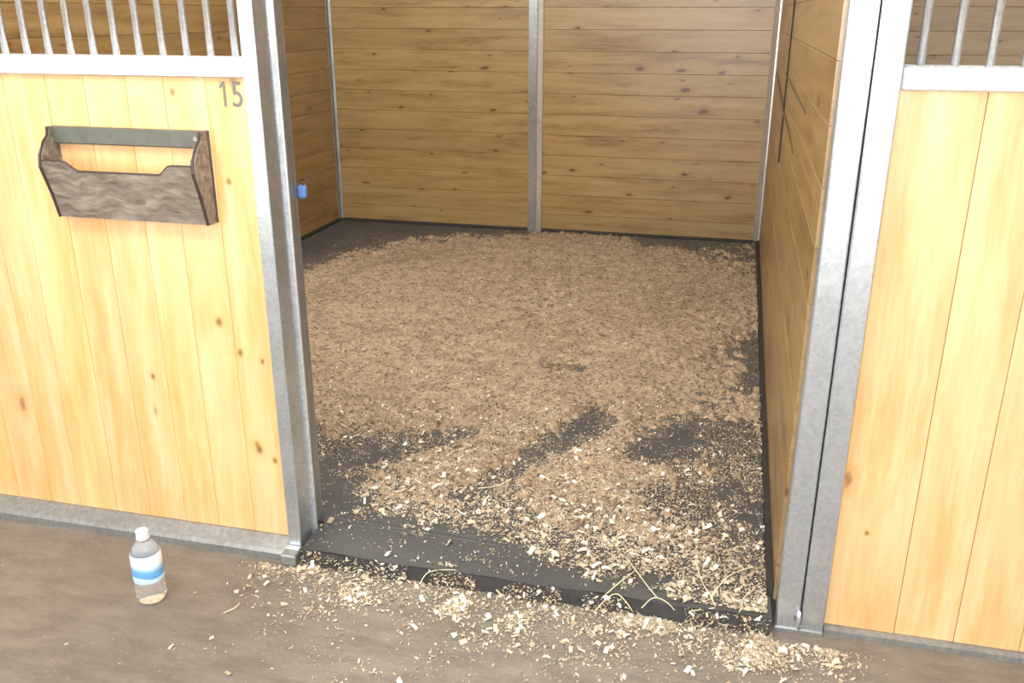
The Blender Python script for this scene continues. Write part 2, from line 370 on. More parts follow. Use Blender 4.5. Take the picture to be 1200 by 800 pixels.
# blue plastic clip on the rear jamb
t = tag(bpy.data.objects.new('plastic_clip', None), 'small blue plastic clip on the left door post', 'clip'); COL.objects.link(t); t.location = (-1.128, YF + .150, 1.055)
b = N(); box(b, -.018, .006, -.010, .012, -.024, .012, .006); link('body', b, M['blue'], t)
b = N(); tube(b, [(-.004, .002, .010), (-.006, .002, .022), (.004, .002, .030), (.012, .002, .022)], .0035, 6); link('hook', b, M['rim'], t)
# right door posts: two tubes side by side with a dark groove between
YP = YF - .02
for nm, xa, xb, lab in (('door_post', .196, .2535, 'galvanised steel post right of the doorway, the one beside the opening'),
                        ('door_post', .258, .314, 'galvanised steel post right of the doorway, the one beside the golden panel')):
    t = post_empty(nm, lab, ((xa + xb) / 2, YF, 0))
    b = N(); box(b, xa, xb, YP, YF + .055, .008, TOP, .0035); part('tube', b, M['galv'], t)
    b = N(); box(b, xa - .003, xb + .001, YP - .004, YF + .058, 0, .012, .001); part('foot', b, M['galv_dirty'], t)
t = bpy.data.objects.new('door_latch', None); COL.objects.link(t); t.location = (.249, YP - .001, .042); tag(t, 'small shiny bolt low on the right door post', 'latch')
b = N(); tube(b, [(0, .0, .028), (0, -.006, .026), (.001, -.0085, .010), (.002, -.006, -.02), (.002, 0, -.024)], [.004, .0065, .006, .004, .003], 8); link('pin', b, M['galv_lit'], t, True)
b = N(); box(b, -.008, .008, -.0015, .001, -.005, .012, .0005); link('plate', b, M['screw'], t)

# stall number 15 stencilled on the left panel
def digit(ch, x, z, h):
    cu = bpy.data.curves.new('digit', 'FONT'); cu.body = ch; cu.size = h / .70; cu.extrude = .0006; cu.offset = .0
    tmp = bpy.data.objects.new('digit_tmp', cu); COL.objects.link(tmp)
    me = bpy.data.meshes.new_from_object(tmp.evaluated_get(bpy.context.evaluated_depsgraph_get()))
    bpy.data.objects.remove(tmp); me.materials.clear(); me.materials.append(M['digit'])
    xs = [v.co.x for v in me.vertices]; ms = min(xs)
    o = bpy.data.objects.new('digit', me); COL.objects.link(o); o.parent = wfl
    o.location = (x - ms * .8, YF + .0112, z); o.rotation_euler = (math.pi / 2, 0, 0); o.scale = (.8, 1, 1)
    tag(o, 'grey number %s painted near the top of the panel' % ch)
b = N(); g = .0062                                 # the 1: upright stroke with a flag
prism(b, [(0, 0), (g, 0), (g, .060), (g * .1, .060), (-.009, .050), (-.009, .043), (0, .050)], 'y', -.0006, .0004)
o = link('digit', b, M['digit'], wfl); o.location = (-1.257, YF + .0112, 1.283); tag(o, 'grey number 1 painted near the top of the panel')
digit('5', -1.233, 1.283, .062)

# ================================================================ THINGS
# rubber mat
b = N(); nx, ny = 61, 82; X0, X1, Y0, Y1 = XL + .018, XR - .02, YF - .037, YB - .018
YN = YF + .165; XN0, XN1 = -1.130, .184             # the mat narrows between the door posts
def mx(i, j): return (XN0 + (XN1 - XN0) * i / (nx - 1)) if my(j) < YN else X0 + (X1 - X0) * i / (nx - 1)
def my(j): return Y0 + (Y1 - Y0) * j / (ny - 1)
top = [[b.verts.new((mx(i, j), Y0 + (Y1 - Y0) * j / (ny - 1) + (0 if j else .004 * math.sin(i * .35)),
        MAT + .0015 * math.sin(i * .5) * math.cos(j * .3) - (.003 if j == 0 else 0))) for i in range(nx)] for j in range(ny)]
for j in range(ny - 1):
    for i in range(nx - 1): b.faces.new((top[j][i], top[j][i + 1], top[j + 1][i + 1], top[j + 1][i]))
bot2 = [b.verts.new((v.co.x, v.co.y, 0.0005)) for v in top[-1]]
for i in range(nx - 1): b.faces.new((top[-1][i], top[-1][i + 1], bot2[i + 1], bot2[i]))
mat_o = tag(link('rubber_mat', b, M['rubber'], smooth=False), 'thick black rubber mat covering the stall floor under the shavings', 'rubber mat')

b = N(); ea = [(XN0 + (XN1 - XN0) * i / 60, Y0 + .004 * math.sin(i * .9) * .3) for i in range(61)]
va = [b.verts.new((x, y + .0005, MAT - .003)) for x, y in ea]; vb = [b.verts.new((x, y - .016 + .003 * math.sin(x * 31), .0008)) for x, y in ea]; vc = [b.verts.new((x, y + .03, .0008)) for x, y in ea]
for i in range(60): b.faces.new((va[i], va[i + 1], vb[i + 1], vb[i])); b.faces.new((vb[i], vb[i + 1], vc[i + 1], vc[i]))
link('mat_edge_shade', b, M['dark_strip'], mat_o)  # near-black colour stands in for the shade of the sill gap

# wall pocket (weathered board tray with curved front)
t = tag(bpy.data.objects.new('wall_pocket', None), 'grey-brown wooden wall pocket with curved front on the left pine panel', 'wall pocket')
COL.objects.link(t); BX1 = -1.313; BX0 = BX1 - .46; t.location = ((BX0 + BX1) / 2, YF, .985)
yw = YF + .0118
prof = [(yw, .985), (yw - .036, .985), (yw - .052, 1.05), (yw - .078, 1.125), (yw - .072, 1.155), (yw - .052, 1.185), (yw - .034, 1.20), (yw - .030, 1.222), (yw, 1.222)]
for nm, xa, xb in (('side_panel', BX1 - .012, BX1), ('side_panel', BX0, BX0 + .012)):
    b = N(); prism(b, prof, 'x', xa, xb); o = part(nm, b, M['grey_board'], t)
    b = N()
    tube(b, [((xa + xb) / 2, y - .001, z) for y, z in prof[1:-1]], .0042, 6)
    link('edging', b, M['rim'], o)
b = N(); tube(b, [(BX1 + .0005, yw - .002, .985), (BX1 + .0005, yw - .002, 1.222)], .0032, 6); part('edging', b, M['rim'], t)
b = N(); box(b, BX0 + .012, BX1 - .012, yw - .020, yw, 1.178, 1.222, .003); part('back_rail', b, M['steel_dark'], t, 'flat dark grey-green rail along the top')
b = N(); box(b, BX0 + .012, BX1 - .012, yw - .036, yw, .985, .993); part('bottom', b, M['grey_board'], t)
# front panel: leans outward, top edge dips in the middle
def fz(s):                                          # height of the top edge, s = distance from the right end / half-width
    k = min(1, max(0, (s - .26) / .20)); k = k * k * (3 - 2 * k); return 1.140 - .026 * k
n = 40; W = BX1 - BX0 - .024; b = N(); fr = []; bk = []; edge = []
for i in range(n + 1):
    u = i / n; s = min(1 - u, u) * 2; x = BX0 + .012 + W * u; zt = fz(s)
    cs = []
    for z in (.987, 1.05, zt):
        y = yw - .036 - (z - .987) / (1.14 - .987) * .042
        cs.append((b.verts.new((x, y, z)), b.verts.new((x, y + .009, z))))
    fr.append(cs); edge.append((x, cs[-1][0].co.y + .004, zt))
for A, B in zip(fr, fr[1:]):
    for k in range(2):
        b.faces.new((A[k][0], B[k][0], B[k + 1][0], A[k + 1][0])); b.faces.new((A[k][1], A[k + 1][1], B[k + 1][1], B[k][1]))
    b.faces.new((A[2][0], B[2][0], B[2][1], A[2][1])); b.faces.new((A[0][0], A[0][1], B[0][1], B[0][0]))
fp = part('front_panel', b, M['grey_board'], t)
b = N(); tube(b, edge, .0042, 6); link('edging', b, M['rim'], fp)
b = N(); tube(b, [(-.0, 0, 0), (0, -.006, 0)], .006, 10); o = link('rivet', b, M['screw'], t); o.location = (BX1 - .022 - t.location.x, yw - .020 - t.location.y, 1.203 - t.location.z)

# water bottle
t = tag(bpy.data.objects.new('water_bottle', None), 'clear plastic water bottle with white cap and blue-white label, sheen painted white above it', 'bottle')
COL.objects.link(t); t.location = (-1.452, 1.770, .0); t.rotation_euler = (0, 0, .5)
pl = NT('clear_plastic'); pl.b.inputs['Transmission Weight'].default_value = .86; pl.b.inputs['IOR'].default_value = 1.22; pl.fin((.97, .98, .98), .06)
def fl(a, z): return .02 * math.sin(a * 5) * (1 if z < .02 else 0) 
prof = [(.001, .006), (.018, .004), (.026, .0015), (.034, .004), (.0385, .012), (.0395, .020), (.0378, .026), (.0395, .032), (.0395, .044), (.0376, .050), (.0395, .056), (.0395, .066), (.0380, .071), (.0395, .078), (.0395, .135), (.0385, .146), (.034, .160), (.026, .174), (.0165, .184), (.0135, .188), (.0135, .203)]
b = N(); lathe(b, prof, 40, fl); link('body', b, pl.m, t, True)
lb = NT('bottle_label_sheen'); tc = lb.n('TexCoord').outputs['Object']; sp = lb.n('SeparateXYZ'); lb.put(sp.inputs[0], tc)
wv = lb.math('ADD', sp.outputs[2], lb.math('MULTIPLY', lb.math('SINE', lb.math('MULTIPLY', sp.outputs[0], 60.)), .004))
lc = lb.ramp(lb.math('MULTIPLY', lb.math('SUBTRACT', wv, .066), 12.), [(0, (.42, .68, .84)), (.20, (.62, .82, .92)), (.25, (.12, .36, .68)), (.46, (.16, .42, .72)), (.60, (.55, .74, .88)), (.72, (.90, .92, .94)), (1, (.94, .95, .96))])  # white upper band puts the clear shoulder's reflection into the colour
lb.fin(lc, .35)
b = N(); lathe(b, [(.0400, .069), (.0402, .071), (.0402, .137), (.0393, .147), (.0380, .150)], 40); link('label', b, lb.m, t, True)
cp = plain('white_plastic', (.88, .88, .86), .35)
def rib(a, z): return .02 * math.cos(a * 20)
b = N(); r = lathe(b, [(.0150, .197), (.0158, .199), (.0158, .212), (.0140, .215)], 60, rib); b.faces.new(r[-1]); link('cap', b, cp, t)
b = N(); lathe(b, [(.0138, .190), (.0172, .191), (.0172, .194), (.0138, .195)], 30); link('neck_ring', b, cp, t, True)

# ---------------------------------------------------------------- bedding
# how deep the bedding lies (0 bare ... 90 deep), 6 cm grid, one row every 6 cm from the doorway back
C = np.array([
    [11, 10, 10, 10, 10, 10, 10, 9, 8, 6, 4, 2, 1, 0, 0, 0, 0, 0, 0, 0, 0, 0, 0, 0, 0, 0, 0, 0, 0, 0, 0, 0, 0, 0, 0, 0, 0, 0, 0, 0, 1, 0, 4, 9, 10, 10, 15, 20, 20, 22, 33, 40],
    [18, 16, 14, 13, 11, 10, 10, 10, 10, 10, 10, 9, 8, 6, 4, 2, 1, 0, 0, 0, 0, 0, 0, 0, 0, 0, 0, 0, 0, 0, 0, 0, 0, 0, 0, 0, 0, 1, 3, 4, 7, 9, 15, 19, 14, 10, 20, 26, 24, 24, 33, 40],
    [24, 22, 21, 19, 18, 16, 14, 13, 11, 10, 10, 10, 10, 10, 10, 9, 8, 6, 4, 2, 1, 0, 0, 0, 0, 0, 0, 0, 0, 0, 0, 0, 0, 2, 3, 5, 7, 9, 12, 15, 23, 28, 30, 34, 32, 29, 31, 34, 32, 31, 36, 40],
    [30, 28, 27, 25, 24, 22, 21, 19, 18, 16, 14, 13, 11, 10, 10, 10, 10, 10, 10, 10, 8, 6, 4, 2, 1, 0, 0, 0, 1, 1, 6, 11, 13, 13, 14, 19, 23, 25, 25, 25, 27, 33, 40, 44, 47, 47, 45, 43, 41, 39, 39, 40],
    [41, 38, 35, 32, 30, 28, 27, 25, 24, 22, 21, 19, 18, 16, 14, 13, 11, 10, 10, 10, 10, 10, 10, 10, 8, 6, 4, 4, 5, 7, 10, 28, 30, 30, 31, 33, 36, 37, 39, 43, 43, 45, 49, 54, 56, 57, 55, 51, 43, 36, 33, 35],
    [52, 50, 47, 44, 41, 38, 35, 33, 30, 28, 27, 25, 24, 22, 21, 19, 18, 16, 15, 13, 11, 10, 10, 10, 10, 10, 9, 5, 4, 9, 21, 46, 46, 47, 43, 40, 41, 41, 41, 48, 54, 56, 59, 65, 71, 69, 58, 48, 37, 30, 29, 30],
    [63, 60, 58, 55, 52, 50, 47, 44, 41, 38, 35, 33, 30, 28, 27, 25, 24, 22, 21, 19, 18, 16, 15, 13, 11, 9, 3, 5, 9, 26, 50, 61, 62, 62, 54, 14, 34, 46, 49, 54, 60, 61, 60, 64, 72, 58, 49, 40, 33, 28, 28, 30],
    [73, 71, 68, 66, 63, 60, 58, 55, 52, 50, 47, 44, 41, 38, 35, 33, 30, 28, 27, 25, 24, 22, 21, 19, 18, 10, 3, 8, 23, 37, 51, 62, 70, 71, 66, 34, 22, 60, 60, 60, 62, 65, 67, 67, 69, 47, 44, 39, 31, 26, 27, 35],
    [80, 78, 76, 75, 73, 71, 68, 66, 63, 60, 58, 55, 52, 50, 47, 44, 41, 38, 35, 33, 30, 28, 27, 25, 19, 13, 10, 12, 17, 30, 45, 61, 76, 77, 71, 67, 20, 47, 71, 69, 70, 72, 74, 73, 71, 33, 27, 26, 25, 25, 28, 34],
    [84, 83, 82, 81, 80, 78, 76, 75, 73, 71, 68, 66, 63, 60, 58, 55, 52, 50, 47, 44, 41, 38, 35, 33, 24, 19, 16, 14, 16, 20, 38, 57, 73, 75, 75, 75, 32, 29, 78, 76, 76, 78, 80, 80, 67, 35, 28, 26, 23, 22, 23, 28],
    [87, 86, 86, 85, 84, 83, 82, 81, 80, 78, 76, 75, 73, 71, 68, 66, 63, 60, 58, 55, 52, 50, 47, 44, 41, 33, 25, 20, 17, 17, 26, 47, 61, 70, 78, 80, 54, 22, 46, 77, 79, 80, 80, 80, 77, 54, 39, 30, 27, 24, 24, 26],
    [90, 90, 89, 88, 87, 86, 86, 85, 84, 83, 82, 81, 80, 78, 76, 75, 73, 71, 68, 66, 63, 60, 58, 55, 52, 50, 44, 34, 27, 22, 22, 28, 46, 57, 67, 72, 75, 26, 27, 62, 75, 79, 78, 76, 76, 70, 58, 47, 38, 33, 31, 30],
    [90, 90, 90, 90, 90, 90, 89, 88, 87, 86, 86, 85, 84, 83, 82, 81, 80, 78, 76, 75, 73, 71, 68, 66, 63, 60, 58, 55, 45, 34, 28, 26, 35, 57, 62, 66, 69, 36, 20, 39, 73, 77, 74, 52, 46, 57, 52, 50, 45, 40, 38, 36],
    [90, 90, 90, 90, 90, 90, 90, 90, 90, 90, 89, 88, 87, 86, 86, 85, 84, 83, 82, 81, 80, 78, 76, 75, 73, 71, 68, 66, 63, 58, 44, 34, 31, 39, 63, 67, 70, 52, 22, 26, 55, 72, 71, 34, 20, 35, 40, 44, 47, 45, 42, 40],
    [90, 90, 90, 90, 90, 90, 90, 90, 90, 90, 90, 90, 90, 90, 89, 88, 87, 86, 86, 85, 84, 83, 82, 81, 80, 78, 77, 75, 73, 71, 68, 57, 43, 36, 66, 68, 70, 70, 29, 20, 37, 70, 70, 31, 13, 16, 25, 37, 44, 46, 43, 40],
    [90, 90, 90, 90, 90, 90, 90, 90, 90, 90, 90, 90, 90, 90, 90, 90, 90, 90, 89, 88, 87, 86, 86, 85, 84, 83, 82, 81, 80, 78, 77, 75, 73, 64, 70, 70, 70, 70, 41, 20, 25, 50, 70, 48, 18, 10, 12, 28, 35, 41, 41, 40],
    [90, 90, 90, 90, 90, 90, 90, 90, 90, 90, 90, 90, 90, 90, 90, 90, 90, 90, 90, 90, 90, 90, 89, 88, 87, 86, 86, 85, 84, 83, 82, 81, 80, 78, 77, 75, 73, 71, 55, 24, 19, 35, 68, 69, 37, 14, 8, 29, 34, 38, 43, 41],
    [90, 90, 90, 90, 90, 90, 90, 90, 90, 90, 90, 90, 90, 90, 90, 90, 90, 90, 90, 90, 90, 90, 90, 90, 90, 90, 89, 88, 87, 86, 86, 85, 84, 83, 82, 81, 80, 78, 76, 35, 19, 32, 66, 69, 65, 32, 15, 34, 34, 37, 42, 47],
    [90, 90, 90, 90, 90, 90, 90, 90, 90, 90, 90, 90, 90, 90, 90, 90, 90, 90, 90, 90, 90, 90, 90, 90, 90, 90, 90, 90, 90, 90, 89, 88, 87, 86, 86, 85, 84, 83, 82, 52, 27, 46, 71, 70, 67, 62, 38, 42, 36, 36, 42, 53],
    [90, 90, 90, 90, 90, 90, 90, 90, 90, 90, 90, 90, 90, 90, 90, 90, 90, 90, 90, 90, 90, 90, 90, 90, 90, 90, 90, 90, 90, 90, 90, 90, 90, 90, 89, 88, 87, 86, 86, 70, 43, 70, 77, 72, 66, 63, 60, 53, 43, 39, 44, 58],
    [90, 90, 90, 90, 90, 90, 90, 90, 90, 90, 90, 90, 90, 90, 90, 90, 90, 90, 90, 90, 90, 90, 90, 90, 90, 90, 90, 90, 90, 90, 90, 90, 90, 90, 90, 90, 90, 90, 89, 88, 70, 85, 83, 78, 70, 64, 60, 59, 58, 49, 51, 60],
    [90, 90, 90, 90, 90, 90, 90, 90, 90, 90, 90, 90, 90, 90, 90, 90, 90, 90, 90, 90, 90, 90, 90, 90, 90, 90, 90, 90, 90, 90, 90, 90, 90, 90, 90, 90, 90, 90, 90, 90, 90, 90, 88, 84, 74, 65, 59, 58, 57, 58, 59, 60],
    [90, 90, 90, 90, 90, 90, 90, 90, 90, 90, 90, 90, 90, 90, 90, 90, 90, 90, 90, 90, 90, 90, 90, 90, 90, 90, 90, 90, 90, 90, 90, 90, 90, 90, 90, 90, 90, 90, 90, 90, 90, 90, 90, 87, 77, 65, 58, 56, 53, 55, 58, 60],
    [90, 90, 90, 90, 90, 90, 90, 90, 90, 90, 90, 90, 90, 90, 90, 90, 90, 90, 90, 90, 90, 90, 90, 90, 90, 90, 90, 90, 90, 90, 90, 90, 90, 90, 90, 89, 90, 90, 90, 90, 90, 90, 90, 87, 79, 70, 63, 57, 52, 53, 57, 60],
    [90, 90, 90, 90, 90, 90, 90, 90, 90, 90, 90, 90, 90, 90, 90, 90, 90, 90, 90, 90, 90, 90, 90, 90, 90, 89, 90, 90, 90, 90, 90, 90, 90, 90, 89, 87, 76, 72, 87, 90, 90, 90, 90, 87, 82, 75, 68, 61, 55, 54, 56, 58],
    [90, 90, 90, 90, 90, 90, 90, 90, 90, 90, 90, 90, 90, 90, 90, 90, 90, 90, 90, 90, 90, 90, 90, 90, 89, 88, 88, 88, 88, 89, 89, 90, 90, 90, 87, 85, 44, 44, 48, 90, 90, 90, 90, 88, 84, 81, 73, 66, 59, 56, 46, 55],
    [90, 90, 90, 90, 90, 90, 90, 90, 90, 90, 90, 90, 90, 90, 90, 90, 90, 90, 90, 90, 90, 90, 90, 89, 88, 87, 86, 86, 87, 87, 88, 89, 90, 89, 86, 83, 59, 53, 52, 90, 90, 90, 90, 87, 84, 81, 75, 68, 61, 57, 35, 52],
    [90, 90, 90, 90, 90, 90, 90, 90, 90, 90, 90, 90, 90, 90, 90, 90, 90, 90, 90, 90, 90, 90, 90, 88, 86, 85, 84, 84, 85, 85, 87, 88, 90, 88, 85, 82, 81, 83, 87, 90, 90, 90, 90, 87, 84, 81, 74, 68, 61, 56, 33, 49],
    [90, 90, 90, 90, 90, 90, 90, 90, 90, 90, 90, 90, 90, 90, 90, 90, 90, 90, 90, 90, 90, 90, 89, 87, 85, 83, 82, 83, 83, 84, 86, 88, 90, 88, 85, 82, 81, 83, 86, 88, 89, 90, 90, 87, 84, 80, 74, 68, 61, 55, 31, 46],
    [90, 90, 90, 90, 90, 90, 90, 90, 90, 90, 90, 90, 90, 90, 90, 90, 90, 90, 90, 90, 90, 90, 89, 86, 83, 80, 81, 81, 81, 83, 86, 88, 90, 87, 84, 81, 81, 83, 85, 87, 88, 89, 90, 87, 84, 81, 74, 67, 61, 55, 29, 44],
    [90, 90, 90, 90, 90, 90, 90, 90, 90, 90, 90, 90, 90, 90, 90, 90, 90, 90, 90, 90, 90, 90, 88, 86, 84, 82, 82, 81, 80, 82, 85, 88, 89, 86, 83, 80, 81, 82, 83, 85, 87, 89, 90, 88, 85, 83, 75, 68, 61, 54, 29, 41],
    [90, 90, 90, 90, 90, 90, 90, 90, 90, 90, 90, 90, 90, 90, 90, 90, 90, 90, 90, 90, 90, 90, 89, 87, 86, 85, 84, 83, 83, 85, 87, 89, 88, 86, 83, 80, 80, 81, 82, 84, 87, 89, 90, 88, 87, 84, 76, 68, 61, 54, 29, 41],
    [90, 90, 90, 90, 90, 90, 90, 90, 90, 90, 90, 90, 90, 90, 90, 90, 90, 90, 90, 90, 90, 90, 89, 88, 87, 87, 86, 86, 86, 87, 88, 90, 88, 85, 82, 80, 80, 80, 81, 83, 86, 89, 90, 89, 88, 85, 77, 68, 60, 54, 29, 41],
    [90, 90, 90, 90, 90, 90, 90, 90, 90, 90, 90, 90, 90, 90, 90, 90, 90, 90, 90, 90, 90, 90, 90, 90, 90, 89, 89, 88, 88, 88, 89, 90, 87, 84, 81, 80, 81, 82, 82, 83, 86, 89, 90, 90, 89, 86, 77, 69, 60, 54, 30, 41],
    [90, 90, 90, 90, 90, 90, 90, 90, 90, 90, 90, 90, 90, 90, 90, 90, 90, 90, 90, 90, 90, 90, 90, 90, 90, 90, 90, 90, 90, 90, 90, 89, 86, 84, 81, 81, 82, 83, 84, 84, 86, 87, 89, 90, 90, 87, 78, 69, 60, 52, 30, 42],
    [88, 89, 90, 90, 90, 90, 90, 90, 90, 90, 90, 90, 90, 90, 90, 90, 90, 90, 90, 90, 90, 90, 90, 90, 90, 90, 90, 90, 90, 89, 90, 88, 86, 83, 80, 82, 84, 86, 86, 85, 85, 85, 87, 88, 89, 87, 79, 70, 61, 48, 31, 42],
    [85, 86, 87, 88, 88, 89, 90, 90, 90, 90, 90, 90, 90, 90, 90, 90, 90, 90, 90, 90, 90, 90, 90, 90, 90, 90, 90, 90, 89, 88, 88, 86, 84, 82, 80, 83, 86, 88, 88, 86, 84, 83, 85, 87, 89, 87, 81, 73, 65, 49, 34, 44],
    [81, 82, 83, 84, 85, 86, 87, 88, 88, 89, 90, 90, 90, 90, 90, 90, 90, 90, 90, 90, 90, 90, 90, 90, 90, 90, 90, 89, 88, 87, 87, 84, 82, 80, 79, 82, 85, 88, 88, 86, 83, 81, 84, 87, 89, 88, 82, 76, 70, 55, 40, 49],
    [78, 79, 80, 80, 81, 82, 83, 84, 85, 86, 87, 88, 89, 90, 90, 90, 90, 90, 90, 90, 90, 90, 90, 90, 90, 90, 90, 88, 87, 86, 85, 82, 80, 78, 78, 81, 84, 87, 87, 85, 83, 81, 84, 86, 89, 88, 84, 80, 74, 67, 51, 53],
    [74, 75, 76, 77, 78, 79, 80, 80, 81, 82, 85, 87, 89, 90, 90, 90, 90, 90, 90, 90, 90, 90, 90, 90, 90, 90, 89, 87, 86, 84, 83, 80, 78, 76, 77, 80, 83, 86, 86, 85, 84, 83, 85, 87, 89, 88, 85, 83, 79, 72, 65, 58],
    [71, 72, 73, 74, 74, 75, 76, 77, 78, 80, 83, 86, 88, 90, 90, 90, 90, 90, 90, 90, 90, 90, 90, 90, 90, 90, 88, 86, 84, 83, 81, 78, 76, 74, 76, 79, 82, 85, 85, 85, 84, 84, 86, 88, 89, 88, 85, 82, 79, 74, 68, 62],
    [64, 66, 69, 70, 71, 72, 73, 74, 75, 79, 83, 86, 89, 90, 90, 90, 90, 90, 90, 90, 90, 90, 90, 90, 90, 90, 87, 85, 83, 81, 79, 77, 74, 73, 75, 78, 81, 84, 85, 85, 85, 86, 87, 88, 90, 88, 85, 82, 79, 74, 69, 64],
    [56, 58, 60, 62, 64, 66, 69, 70, 74, 78, 83, 87, 90, 90, 90, 90, 90, 90, 90, 90, 90, 90, 90, 90, 90, 89, 87, 85, 82, 80, 77, 75, 73, 72, 75, 78, 80, 83, 84, 86, 86, 87, 88, 89, 90, 88, 85, 82, 79, 75, 70, 65],
    [47, 49, 51, 54, 56, 58, 60, 63, 70, 77, 83, 88, 90, 90, 90, 90, 90, 90, 90, 90, 90, 90, 90, 90, 90, 89, 87, 86, 83, 81, 79, 76, 73, 72, 74, 77, 80, 82, 84, 86, 88, 88, 89, 89, 90, 88, 85, 82, 79, 75, 71, 66],
    [39, 41, 43, 45, 47, 49, 51, 58, 66, 74, 82, 88, 89, 90, 90, 90, 90, 90, 90, 90, 90, 90, 90, 90, 90, 89, 88, 86, 85, 83, 81, 78, 76, 76, 77, 78, 80, 82, 84, 87, 89, 89, 89, 90, 90, 87, 85, 82, 79, 75, 72, 67],
    [31, 33, 35, 37, 39, 41, 44, 54, 64, 73, 81, 86, 88, 89, 89, 90, 90, 90, 90, 90, 90, 90, 90, 90, 90, 89, 88, 87, 86, 85, 83, 81, 79, 79, 80, 81, 82, 84, 86, 88, 90, 90, 90, 90, 90, 87, 85, 82, 79, 76, 72, 69],
    [27, 28, 29, 30, 31, 33, 41, 52, 63, 73, 83, 85, 87, 88, 89, 90, 90, 90, 90, 90, 90, 90, 90, 90, 90, 90, 89, 89, 88, 87, 85, 84, 82, 82, 83, 83, 84, 85, 87, 88, 90, 90, 90, 90, 90, 87, 85, 82, 79, 76, 73, 70],
    [23, 24, 25, 26, 27, 29, 40, 51, 63, 74, 82, 84, 86, 88, 90, 90, 90, 90, 90, 90, 90, 90, 90, 90, 90, 90, 90, 90, 89, 89, 88, 87, 86, 86, 86, 86, 86, 87, 88, 89, 90, 90, 90, 90, 90, 87, 84, 82, 79, 76, 74, 71],
    [19, 20, 21, 22, 23, 29, 39, 50, 62, 73, 79, 83, 86, 88, 90, 90, 90, 90, 90, 90, 90, 90, 90, 90, 90, 90, 90, 90, 90, 90, 90, 90, 89, 88, 88, 88, 88, 88, 89, 89, 90, 90, 90, 90, 89, 87, 84, 82, 79, 75, 72, 69],
    [15, 16, 17, 18, 20, 29, 38, 49, 59, 68, 73, 78, 83, 86, 89, 90, 90, 90, 90, 90, 90, 90, 90, 90, 90, 90, 90, 90, 90, 90, 90, 90, 90, 90, 90, 90, 89, 89, 89, 90, 90, 90, 90, 90, 89, 87, 84, 82, 78, 74, 70, 66],
    [12, 13, 13, 14, 20, 28, 37, 46, 56, 63, 69, 74, 79, 84, 86, 87, 89, 90, 90, 90, 90, 90, 90, 90, 90, 90, 90, 90, 90, 90, 90, 90, 90, 90, 90, 90, 90, 90, 90, 90, 90, 90, 90, 90, 89, 87, 84, 82, 78, 73, 68, 63],
    [9, 9, 10, 11, 19, 26, 34, 43, 51, 58, 64, 70, 76, 81, 83, 86, 88, 89, 90, 90, 90, 90, 90, 90, 90, 90, 90, 90, 90, 90, 90, 90, 90, 90, 90, 90, 90, 90, 90, 90, 90, 90, 90, 90, 89, 86, 84, 81, 77, 71, 66, 60],
    [6, 7, 7, 11, 18, 24, 31, 39, 47, 54, 61, 68, 74, 78, 82, 85, 88, 90, 90, 90, 90, 90, 90, 90, 90, 90, 90, 90, 90, 90, 90, 90, 90, 90, 90, 90, 90, 90, 90, 90, 89, 89, 88, 88, 87, 85, 83, 81, 77, 70, 64, 57],
    [3, 4, 5, 11, 17, 23, 29, 36, 43, 51, 58, 66, 72, 77, 81, 84, 88, 90, 90, 90, 90, 90, 90, 90, 90, 90, 90, 90, 90, 90, 90, 90, 90, 90, 90, 90, 90, 90, 90, 90, 89, 88, 87, 86, 85, 82, 80, 78, 74, 68, 61, 55],
    [1, 1, 5, 10, 15, 21, 27, 33, 40, 47, 54, 61, 68, 74, 80, 85, 89, 90, 90, 90, 90, 90, 90, 90, 90, 90, 90, 90, 90, 90, 90, 90, 90, 90, 90, 90, 90, 90, 90, 90, 88, 87, 85, 84, 82, 79, 76, 74, 70, 64, 58, 52],
    [0, 0, 4, 8, 13, 19, 24, 30, 36, 42, 49, 56, 62, 68, 74, 80, 86, 88, 90, 90, 90, 90, 90, 90, 90, 90, 90, 90, 90, 90, 90, 90, 90, 90, 90, 90, 89, 89, 89, 90, 88, 86, 84, 82, 79, 76, 73, 70, 66, 61, 56, 50],
    [0, 2, 5, 9, 13, 17, 21, 26, 31, 37, 43, 50, 55, 61, 67, 73, 78, 81, 83, 85, 87, 89, 90, 90, 90, 90, 90, 90, 90, 90, 90, 90, 90, 90, 90, 89, 89, 88, 88, 88, 85, 83, 82, 80, 77, 73, 69, 66, 62, 57, 53, 48],
    [0, 3, 6, 9, 12, 16, 20, 25, 29, 34, 38, 44, 49, 55, 61, 67, 71, 74, 77, 80, 82, 84, 86, 87, 88, 89, 90, 90, 90, 90, 90, 90, 90, 90, 90, 89, 88, 87, 86, 85, 83, 80, 78, 76, 73, 70, 66, 62, 58, 54, 50, 45],
    [1, 3, 6, 9, 12, 15, 20, 24, 29, 33, 38, 42, 46, 51, 56, 61, 65, 68, 71, 74, 77, 79, 82, 84, 85, 87, 88, 89, 90, 90, 90, 90, 90, 90, 90, 89, 87, 86, 85, 83, 80, 77, 75, 72, 69, 66, 63, 60, 56, 52, 48, 43],
    [2, 4, 6, 8, 11, 15, 19, 23, 28, 32, 36, 40, 44, 48, 52, 56, 60, 63, 66, 69, 72, 75, 78, 81, 83, 85, 86, 88, 89, 90, 90, 89, 89, 89, 90, 88, 86, 84, 83, 80, 77, 74, 71, 68, 66, 63, 61, 57, 55, 52, 49, 45],
    [2, 3, 5, 7, 9, 13, 18, 23, 27, 31, 34, 38, 41, 45, 49, 52, 55, 59, 62, 65, 68, 71, 75, 78, 80, 83, 85, 87, 89, 90, 89, 88, 88, 87, 87, 84, 83, 82, 81, 78, 74, 71, 67, 64, 62, 60, 58, 55, 53, 51, 49, 46],
